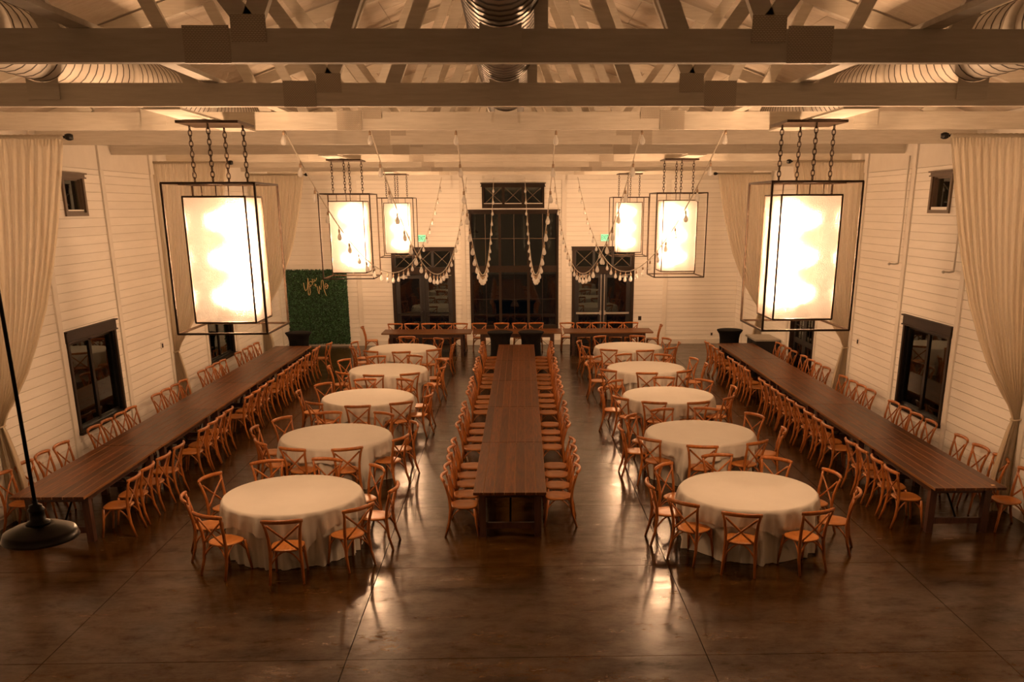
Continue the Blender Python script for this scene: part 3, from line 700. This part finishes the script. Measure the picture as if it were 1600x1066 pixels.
ROUND = {
 'L1': ((-3.16, 12.37), [(1.43,159,-2),(1.44,-161,0),(1.5,-123,6),(1.53,-82,-4),(1.49,-42,-3),(1.46,-3,-5),(1.42,40,-9),(1.43,81,-7),(1.49,118,-6)]),
 'L2': ((-3.185, 15.81), [(1.48,143,7),(1.48,176,8),(1.42,-142,-3),(1.43,-109,-3),(1.44,-72,2),(1.4,-27,1),(1.42,16,9),(1.44,61,-9),(1.43,106,-9)]),
 'L3': ((-3.14, 19.26), [(1.45,142,-2),(1.48,-179,8),(1.47,-129,5),(1.49,-89,5),(1.47,-54,-10),(1.42,-17,2),(1.49,28,-10),(1.5,64,-12),(1.47,101,3)]),
 'L4': ((-3.15, 22.7), [(1.48,148,1),(1.45,-169,1),(1.47,-131,-1),(1.49,-96,-4),(1.47,-62,1),(1.45,-16,2),(1.48,30,12),(1.53,70,-11),(1.43,110,2)]),
 'L5': ((-3.2, 26.3), [(1.52,165,3),(1.5,-156,-2),(1.52,-119,-1),(1.49,-85,3),(1.49,-48,-3),(1.47,0,-8),(1.45,48,-12),(1.53,92,3)]),
 'R1': ((3.34, 12.35), [(1.40,141,-3),(1.42,-180,3),(1.42,-141,8),(1.48,-107,-1),(1.46,-66,-4),(1.49,-22,-1),(1.43,17,-6),(1.42,58,-7),(1.47,95,1)]),
 'R2': ((3.35, 15.84), [(1.43,145,4),(1.45,-177,-4),(1.42,-139,6),(1.48,-100,-1),(1.42,-59,2),(1.45,-15,3),(1.48,35,-5),(1.5,74,-10),(1.47,109,-1)]),
 'R3': ((3.335, 19.235), [(1.46,136,-4),(1.47,177,-9),(1.42,-144,-2),(1.43,-111,5),(1.42,-74,2),(1.43,-38,-1),(1.47,6,-10),(1.43,46,-6),(1.42,85,-3)]),
 'R4': ((3.345, 22.77), [(1.5,141,6),(1.50,-178,-6),(1.52,-135,5),(1.52,-97,1),(1.48,-59,6),(1.5,-13,5),(1.45,22,-10),(1.40,63,-8),(1.42,107,8)]),
 'R5': ((3.34, 26.32), [(1.5,119,9),(1.46,168,-9),(1.5,-152,-9),(1.53,-118,9),(1.57,-80,-4),(1.52,-46,-5),(1.45,-6,-8),(1.46,31,-12),(1.46,72,-12)]),
}
dist = ['nearest', 'second nearest', 'middle', 'second farthest', 'farthest']
def clock(a):
    a = (a+360) % 360
    names = [(0, 'right-hand'), (45, 'far right'), (90, 'far'), (135, 'far left'), (180, 'left-hand'), (225, 'near left'), (270, 'front'), (315, 'near right')]
    return min(names, key=lambda n: min(abs(n[0]-a), 360-abs(n[0]-a)))[1]
for key, (c, lst) in ROUND.items():
    row = 'left' if key[0] == 'L' else 'right'; di_ = dist[int(key[1])-1]
    order = sorted(range(len(lst)), key=lambda i: -((lst[i][1]+95+360) % 360))   # clockwise from the front seat
    fr_ = min(range(len(lst)), key=lambda i: abs(lst[i][1]+90))
    order = sorted(range(len(lst)), key=lambda i: ((lst[fr_][1]-lst[i][1]) % 360))
    for n_, i in enumerate(order):
        d, a, tw = lst[i]; ar = math.radians(a)
        lb = ('honey chair at the camera side of the %s round table on the %s' % (di_, row)) if n_ == 0 else \
             ('%s chair clockwise from the camera-side one, %s round table on the %s' % (ORD[n_-1], di_, row))
        chair_at_rail(c[0]+d*math.cos(ar), c[1]+d*math.sin(ar), ar+PI+math.radians(tw)*.7, lb, 'chairs around the round tables')
ROWS = [
 ('left table, wall side', -7.63, 0, [13.1,13.7,14.28,14.88, 16.08,16.62,17.18,17.7, 19.02,19.56,20.1,20.64, 21.9,22.5,23.02,23.5, 24.8,25.5,25.97,26.6], [12.42]),
 ('left table, aisle side', -5.60, PI, [12.95,13.5,14.12,14.8, 16.02,16.54,17.02,17.6, 18.9,19.5,20.08,20.7, 21.64,22.25,22.68,23.12, 23.8,24.53,25.44,25.86], []),
 ('right table, wall side', 7.63, PI, [12.74,13.52,14.15,14.82, 15.97,16.58,17.1,17.68, 18.9,19.45,19.92,20.56, 21.75,22.36,22.88,23.56, 24.4,24.95,25.45,25.95], []),
 ('right table, aisle side', 5.64, 0, [12.95,13.54,14.14,14.62, 15.84,16.38,16.93,17.5, 18.1,18.74,19.24,19.82,20.36, 21.7,22.32,22.86,23.44, 24.43,25.2,25.78,26.36], []),
 ('middle table, left side', -1.045, 0, [12.8,13.31,13.85,14.34,14.87, 16.13,16.75,17.34,17.9, 19.12,19.7,20.2,20.72, 22.0,22.56,23.1,23.62, 24.8,25.36,25.9,26.48], []),
 ('middle table, right side', .945, PI, [13.18,13.72,14.34,14.86, 16.1,16.7,17.26,17.9, 19.05,19.68,20.26,20.87, 21.8,22.4,23.0,23.55, 24.72,25.3,25.88,26.46], []),
]
for nm, x, face, ylist, _ in ROWS:
    for k, y in enumerate(ylist):
        xx = x
        if 'middle' in nm: xx = x + (y-12.8)*.0105
        if nm == 'left table, wall side': xx = x + (y-12.8)*.009
        if nm == 'left table, aisle side': xx = x + (y-12.8)*.004
        lb = '%s cross-back chair from the near end, long %s' % (ORD[k], nm)
        chair_at_rail(xx+random.uniform(-.012, .012), y, face+random.uniform(-.05, .05), lb, 'chairs along the long tables')
chair_at_rail(-5.36, 26.60, PI-.12, 'honey cross-back chair pulled out at the far aisle corner of the long left table', 'chairs along the long tables')
FARX = [-4.0, -3.44, -2.87, -2.32, -1.80, -1.16, -.40, .21, .77, 1.83, 2.39, 2.92, 3.47, 4.0]
for k, x in enumerate(FARX):
    chair_at_rail(x, 31.06, -PI/2+random.uniform(-.03, .03), '%s cross-back chair from the left behind the far cross table' % ORD[k], 'chairs behind the far table')
chair_at_rail(-4.98, 30.25, .10, 'honey cross-back chair at the left end of the far cross table', 'chairs at the ends of the far table')
chair_at_rail(4.92, 30.3, PI-.10, 'honey cross-back chair at the right end of the far cross table', 'chairs at the ends of the far table')

# ------------------------------------------------------------------ long farm tables
FW, FL, FH = 1.05, 2.895, .77
def farm_proto():
    t = empty('farm_table', (0, 0, 0), 0, 'x', 'table', 'dark plank farm tables'); np_ = 7; w = FW/np_
    for i in range(np_):
        x = -FW/2+w*(i+.5)
        MB().box(-w/2+.0035, w/2-.0035, -FL/2, FL/2, FH-.038, FH+random.uniform(-.001, .001)).obj('plank', M['plank'], t, (x, 0, 0))
    MB().box(-FW/2+.02, FW/2-.02, -FL/2+.02, FL/2-.02, FH-.046, FH-.036).obj('top_batten', M['darkleg'], t)
    for s in (-1, 1):
        MB().box(s*(FW/2-.12)-.014, s*(FW/2-.12)+.014, -FL/2+.27, FL/2-.27, FH-.165, FH-.045).obj('apron', M['darkleg'], t)
        MB().box(-FW/2+.13, FW/2-.13, s*(FL/2-.30)-.014, s*(FL/2-.30)+.014, FH-.165, FH-.045).obj('apron', M['darkleg'], t)
        MB().box(-FW/2+.16, FW/2-.16, s*(FL/2-.30)-.025, s*(FL/2-.30)+.025, .13, .22).obj('stretcher', M['darkleg'], t)
        MB().bar((0, s*(FL/2-.32), .20), (0, s*(FL/2-.95), FH-.05), .03, .012).obj('metal_brace', M['blackmetal'], t)
        for q in (-1, 1):
            MB().box(-.05, .05, -.05, .05, 0, FH-.045).obj('leg', M['darkleg'], t, (q*(FW/2-.12), s*(FL/2-.30), 0))
    return t
fp = farm_proto(); ff = [True]
def farm(x, y, rz, label):
    if ff[0]: ff[0] = False; fp.location = (x, y, 0); fp.rotation_euler = (0, 0, rz); fp['label'] = label; return
    dup(fp, (x, y, 0), rz, label)
for nm, xa, xb in (('left', -6.59, -6.465), ('middle', -.075, .085), ('right', 6.555, 6.58)):
    for k in range(5):
        f_ = (k+.5)/5; yc = 12.28+FL*1.005*(k+.5)
        farm(xa+(xb-xa)*f_, yc, -math.atan((xb-xa)/14.5), '%s dark plank farm table of the five in the long %s row' % (dist[k], nm))
for k, nm in enumerate(('left', 'middle', 'right')):
    farm(-4.24+FL*1.005*(k+.5) + (.06 if k == 2 else -.03*(k == 0)), 29.96, PI/2, '%s dark plank farm table of three across the far wall' % nm)

# ------------------------------------------------------------------ round tables with linens
TR = .962
def folds(a, n, ph): return .55*math.sin(n*a+ph)+.30*math.sin((n*1.7+.3)*0+ (2*n+1)*a+ph*2)+.25*math.sin((n//2)*a+ph*.7)
ROT = {'L1': -78, 'L2': -55, 'L3': -40, 'L4': -70, 'L5': -60, 'R1': -62, 'R2': -25, 'R3': -20, 'R4': -65, 'R5': -50}
for key, (c, lst) in ROUND.items():
    row = 'left' if key[0] == 'L' else 'right'; di_ = dist[int(key[1])-1]; rd = random.Random(hash(key) % 1000 if False else ord(key[0])*10+int(key[1]))
    t = empty('round_table', (c[0], c[1], 0), 0, 'round folding table hidden under white cloths, %s in the %s row' % (di_, row), 'table', 'round banquet tables')
    MB().lathe([(TR-.02, .72), (TR-.012, .73), (TR-.012, .745), (TR-.02, .75)], 48).obj('tabletop', M['darkleg'], t)
    for s in (-1, 1):
        MB().box(-.45, .45, s*.42-.02, s*.42+.02, .0, .03).obj('foot', M['blackmetal'], t)
        MB().tube([(-.33, s*.42, .03), (-.33, s*.42, .72), (.33, s*.42, .72), (.33, s*.42, .03)], .015, 6).obj('leg', M['blackmetal'], t)
    fronts = [(math.radians(a_), max(.80, d_-RAIL-.20-.022)) for d_, a_, _t in lst]
    def dent(r, z, a):
        if z > .50: return r
        for a_, lim in fronts:
            da = abs((a-a_+PI) % (2*PI)-PI)
            if da < .34: r = min(r, lim+max(0, da-.17)*.9+max(0, z-.47)*1.5)
        return r
    # floor-length under cloth
    na = 216; ph = rd.uniform(0, 6); prof = [(0.001, .753), (.5, .753), (TR-.02, .753), (TR-.003, .748), (TR, .735)] + [(TR, .735-.73*(i/9)) for i in range(1, 10)]
    def um(r, z, a):
        if z > .74: return r
        k = (.735-z)/.735; return dent(r*.985 + k*.045 + .075*k**.8*folds(a, 25, ph), z, a)
    o = MB().lathe(prof, na, (0, 0, 0), um, False).obj('tablecloth', M['cloth2'], None, (c[0], c[1], 0))
    tag(o, 'floor-length ivory cloth, %s round table, %s row' % (di_, row), 'tablecloth', 'ivory under cloths')
    # square white overlay whose corners hang lowest
    rot = math.radians(ROT[key]); half = 1.185; vs = []; fs = []; nr = 14; rings_top = [0.001, .5, TR-.03, TR-.008, TR+.004]
    for r_ in rings_top:
        for j in range(na):
            a = 2*PI*j/na; z = .765 if r_ < TR-.02 else (.762 if r_ < TR else .752); vs.append((r_*math.cos(a), r_*math.sin(a), z))
    for i in range(1, nr+1):
        for j in range(na):
            a = 2*PI*j/na; b_ = a-rot+PI/4; ext = min(half/max(abs(math.cos(b_)), abs(math.sin(b_)), 1e-6), 1.60)
            drop = max(.16, ext-TR); k = i/nr; dz = drop*k*.97
            r_ = dent(TR+.006+.012*min(1, dz/.1)+.05*dz+.085*(min(dz, .6)/.6)**.75*folds(a, 21, ph+1), .752-dz, a)+.010
            vs.append((r_*math.cos(a), r_*math.sin(a), max(.02, .752-dz)))
    tot = len(rings_top)+nr
    for i in range(tot-1):
        for j in range(na): l = (j+1) % na; fs.append((i*na+j, i*na+l, (i+1)*na+l, (i+1)*na+j))
    o = MB().add(vs, fs, True).obj('table_overlay', M['cloth'], None, (c[0], c[1], 0))
    tag(o, 'square white overlay cloth, %s round table, %s row' % (di_, row), 'tablecloth', 'white overlay cloths')

# ------------------------------------------------------------------ cocktail tables in black stretch covers
for x, y, lb in ((-.40, 27.45, 'black stretch-covered cocktail table at the far end of the middle row, left one'), (.53, 27.45, 'black stretch-covered cocktail table at the far end of the middle row, right one'),
                 (-6.48, 27.60, 'black stretch-covered cocktail table in front of the green hedge wall'), (6.59, 27.62, 'black stretch-covered cocktail table at the far end of the long right row')):
    t = empty('cocktail_table', (x, y, 0), 0, lb, 'cocktail table', 'black covered cocktail tables')
    MB().lathe([(.002, 1.072), (.36, 1.072), (.385, 1.065), (.39, 1.05), (.385, 1.035)], 32).obj('top_cap', M['blackfab'], t)
    def cm_(r, z, a): k = max(0, 1-z/.9); return r*(1+.10*k*math.cos(4*a))
    MB().lathe([(.385, 1.04), (.36, 1.0), (.315, .93), (.29, .80), (.28, .60), (.285, .40), (.31, .20), (.345, .05), (.36, .0)], 32, (0, 0, 0), cm_).obj('stretch_cover', M['blackfab'], t)

# ------------------------------------------------------------------ service counter, hedge wall and its sign
t = empty('service_counter', (7.40, 26.95, 0), 0, 'small black counter with grey stone top against the right wall by the door', 'counter')
MB().box(-.29, .36, -.54, .54, 0, .88).obj('cabinet', M['cabinet'], t); MB().box(-.34, .38, -.60, .60, .88, .93).obj('countertop', M['stone'], t)
for s in (-1, 1): MB().box(-.302, -.29, s*.27-.25, s*.27+.25, .10, .84).obj('door', M['cabinet'], t)
t = empty('hedge_wall', (-6.75, 32.08, 0), 0, 'dark green artificial boxwood hedge wall in the far left corner', 'hedge wall')
MB().box(-1.02, 1.02, -.03, .045, .10, 2.60).obj('backing_panel', M['hedgeback'], t)
rd = random.Random(3); vs = []; fs = []
for i in range(15000):
    x = rd.uniform(-1.04, 1.04); z = rd.uniform(.08, 2.63); yv = -.03-rd.uniform(0, .07)
    a = rd.uniform(0, 2*PI); w = rd.uniform(.012, .022); u = Vector((math.cos(a), rd.uniform(-.6, .6), math.sin(a))).normalized(); vv = u.cross(Vector((rd.uniform(-.5, .5), 1, rd.uniform(-.5, .5)))).normalized()
    p = Vector((x, yv, z)); n = len(vs); vs += [tuple(p-u*w*1.5), tuple(p+vv*w*.8), tuple(p+u*w*1.5), tuple(p-vv*w*.8)]; fs.append((n, n+1, n+2, n+3))
tag(MB().add(vs, fs).obj('foliage', M['leaf'], t), kind='stuff')
def sp(p): return (-7.50+p[0]*.001254, 0, 2.676-p[1]*.001254)
strokes = [[(250,390),(256,470),(272,570),(292,605),(320,580),(348,500),(365,400),(373,300),(375,255),(378,320),(372,450),(362,560),(358,660),(372,722),(400,712),(418,640),(412,540),(395,470),(415,480),(450,490)],
           [(445+48*math.cos(k*PI/7), 405+52*math.sin(k*PI/7)) for k in range(15)], [(493,285),(496,330),(510,372),(532,370),(545,330),(545,285),(548,325),(570,345),(592,320),(615,255)],
           [(520,462),(600,440)], [(556,412),(582,500)],
           [(612,480),(622,580),(640,670),(656,690),(668,600),(666,500),(672,470),(690,540),(708,580),(722,520),(728,420),(742,335),(765,318),(785,340),(786,430),(792,540),(815,640),(850,742)],
           [(808,500),(850,490),(900,455),(885,425),(850,410),(825,450),(826,520),(855,552),(890,530),(915,450)]]
t = empty('neon_sign', (0, 31.955, 0), 0, 'pale script sign reading You + Me on the green hedge wall', 'sign')
for s_ in strokes:
    P = [Vector(sp(p)) for p in s_]
    MB().tube(P, .011, 6).obj('letter_stroke', M['gold'], t)

# ------------------------------------------------------------------ barn pendant near the camera
t = empty('barn_pendant', (-2.335, 4.245, 3.10), 0, 'black barn pendant lamp on a long rod, lower left foreground', 'pendant lamp')
MB().tube([(0, 0, .17), (0, 0, 2.545)], .0095, 8).obj('rod', M['blackmetal'], t)
MB().lathe([(.173, .0), (.176, .004), (.163, .038), (.152, .042), (.118, .060), (.075, .072), (.052, .082), (.050, .078), (.075, .066), (.120, .054), (.156, .036), (.168, .004)], 40, cap=False).obj('shade', M['blackgloss'], t)
MB().lathe([(.056, .072), (.054, .085), (.036, .095), (.034, .14), (.038, .142), (.038, .152), (.030, .158), (.030, .170), (.012, .176), (.012, .195)], 20).obj('socket_cup', M['blackmetal'], t)
MB().lathe([(.05, 2.53), (.055, 2.548)], 20).obj('canopy', M['blackmetal'], t)

# ------------------------------------------------------------------ small wall fittings
def plate(x, y, z, axis, lb, dark):
    t = empty('wall_switch', (x, y, z), 0, lb, 'switch plate')
    if axis == 'x':
        s = -1 if x > 0 else 1
        MB().box(*sorted((0, s*.012)), -.07, .07, -.07, .07).obj('plate', M['trim'], t); MB().box(*sorted((s*.012, s*.02)), -.03, .035, -.045, .045).obj('switch', M['frame'], t)
    else:
        MB().box(-.055, .055, -.012, 0, -.07, .07).obj('plate', M['frame'] if dark else M['trim'], t); MB().box(-.03, .03, -.018, -.012, -.045, .045).obj('switch', M['frame'], t)
plate(-HW, 20.37, 1.73, 'x', 'white switch plate with dark centre on the left wall by the middle curtain', False)
plate(HW, 20.43, 1.71, 'x', 'white switch plate with dark centre on the right wall by the middle curtain', False)
plate(4.45, Y1, .90, 'y', 'dark switch box on the far wall right of the steel-barred doors', True)
plate(7.02, Y1, .33, 'y', 'pale outlet plate low on the far wall near the right corner', False)
for y, z, lb in ((18.6, 3.54, 'pipe sprinkler head hanging on the right wall, farther one'), (16.2, 3.54, 'pipe sprinkler head hanging on the right wall by the nearest curtain')):
    t = empty('wall_sprinkler', (HW-.05, y, z), 0, lb, 'sprinkler')
    MB().tube([(0, 0, 0), (0, 0, 2.05)], .017, 8).obj('drop_pipe', M['trim'], t); MB().tube([(0, 0, 0), (-.07, .0, -.01), (-.16, .0, .0)], .016, 6).obj('elbow', M['steel'], t)
    MB().lathe([(.012, -.03), (.034, -.012), (.034, .0), (.012, .02)], 10).obj('head', M['steel'], t).location = (-.18, 0, 0)
tag(MB().add([(-.03,-.02,0),(.03,-.015,.004),(.025,.02,.001),(-.02,.022,.006),(-.03,-.02,.003),(.03,-.015,.007),(.025,.02,.004),(-.02,.022,.009)], [(0,3,2,1),(4,5,6,7),(0,1,5,4),(1,2,6,5),(2,3,7,6),(3,0,4,7)]).obj('paper_scrap', M['paper'], None, (6.93, 12.40, .772)), 'tiny yellow paper scrap on the near right corner of the right row of tables', 'paper scrap')
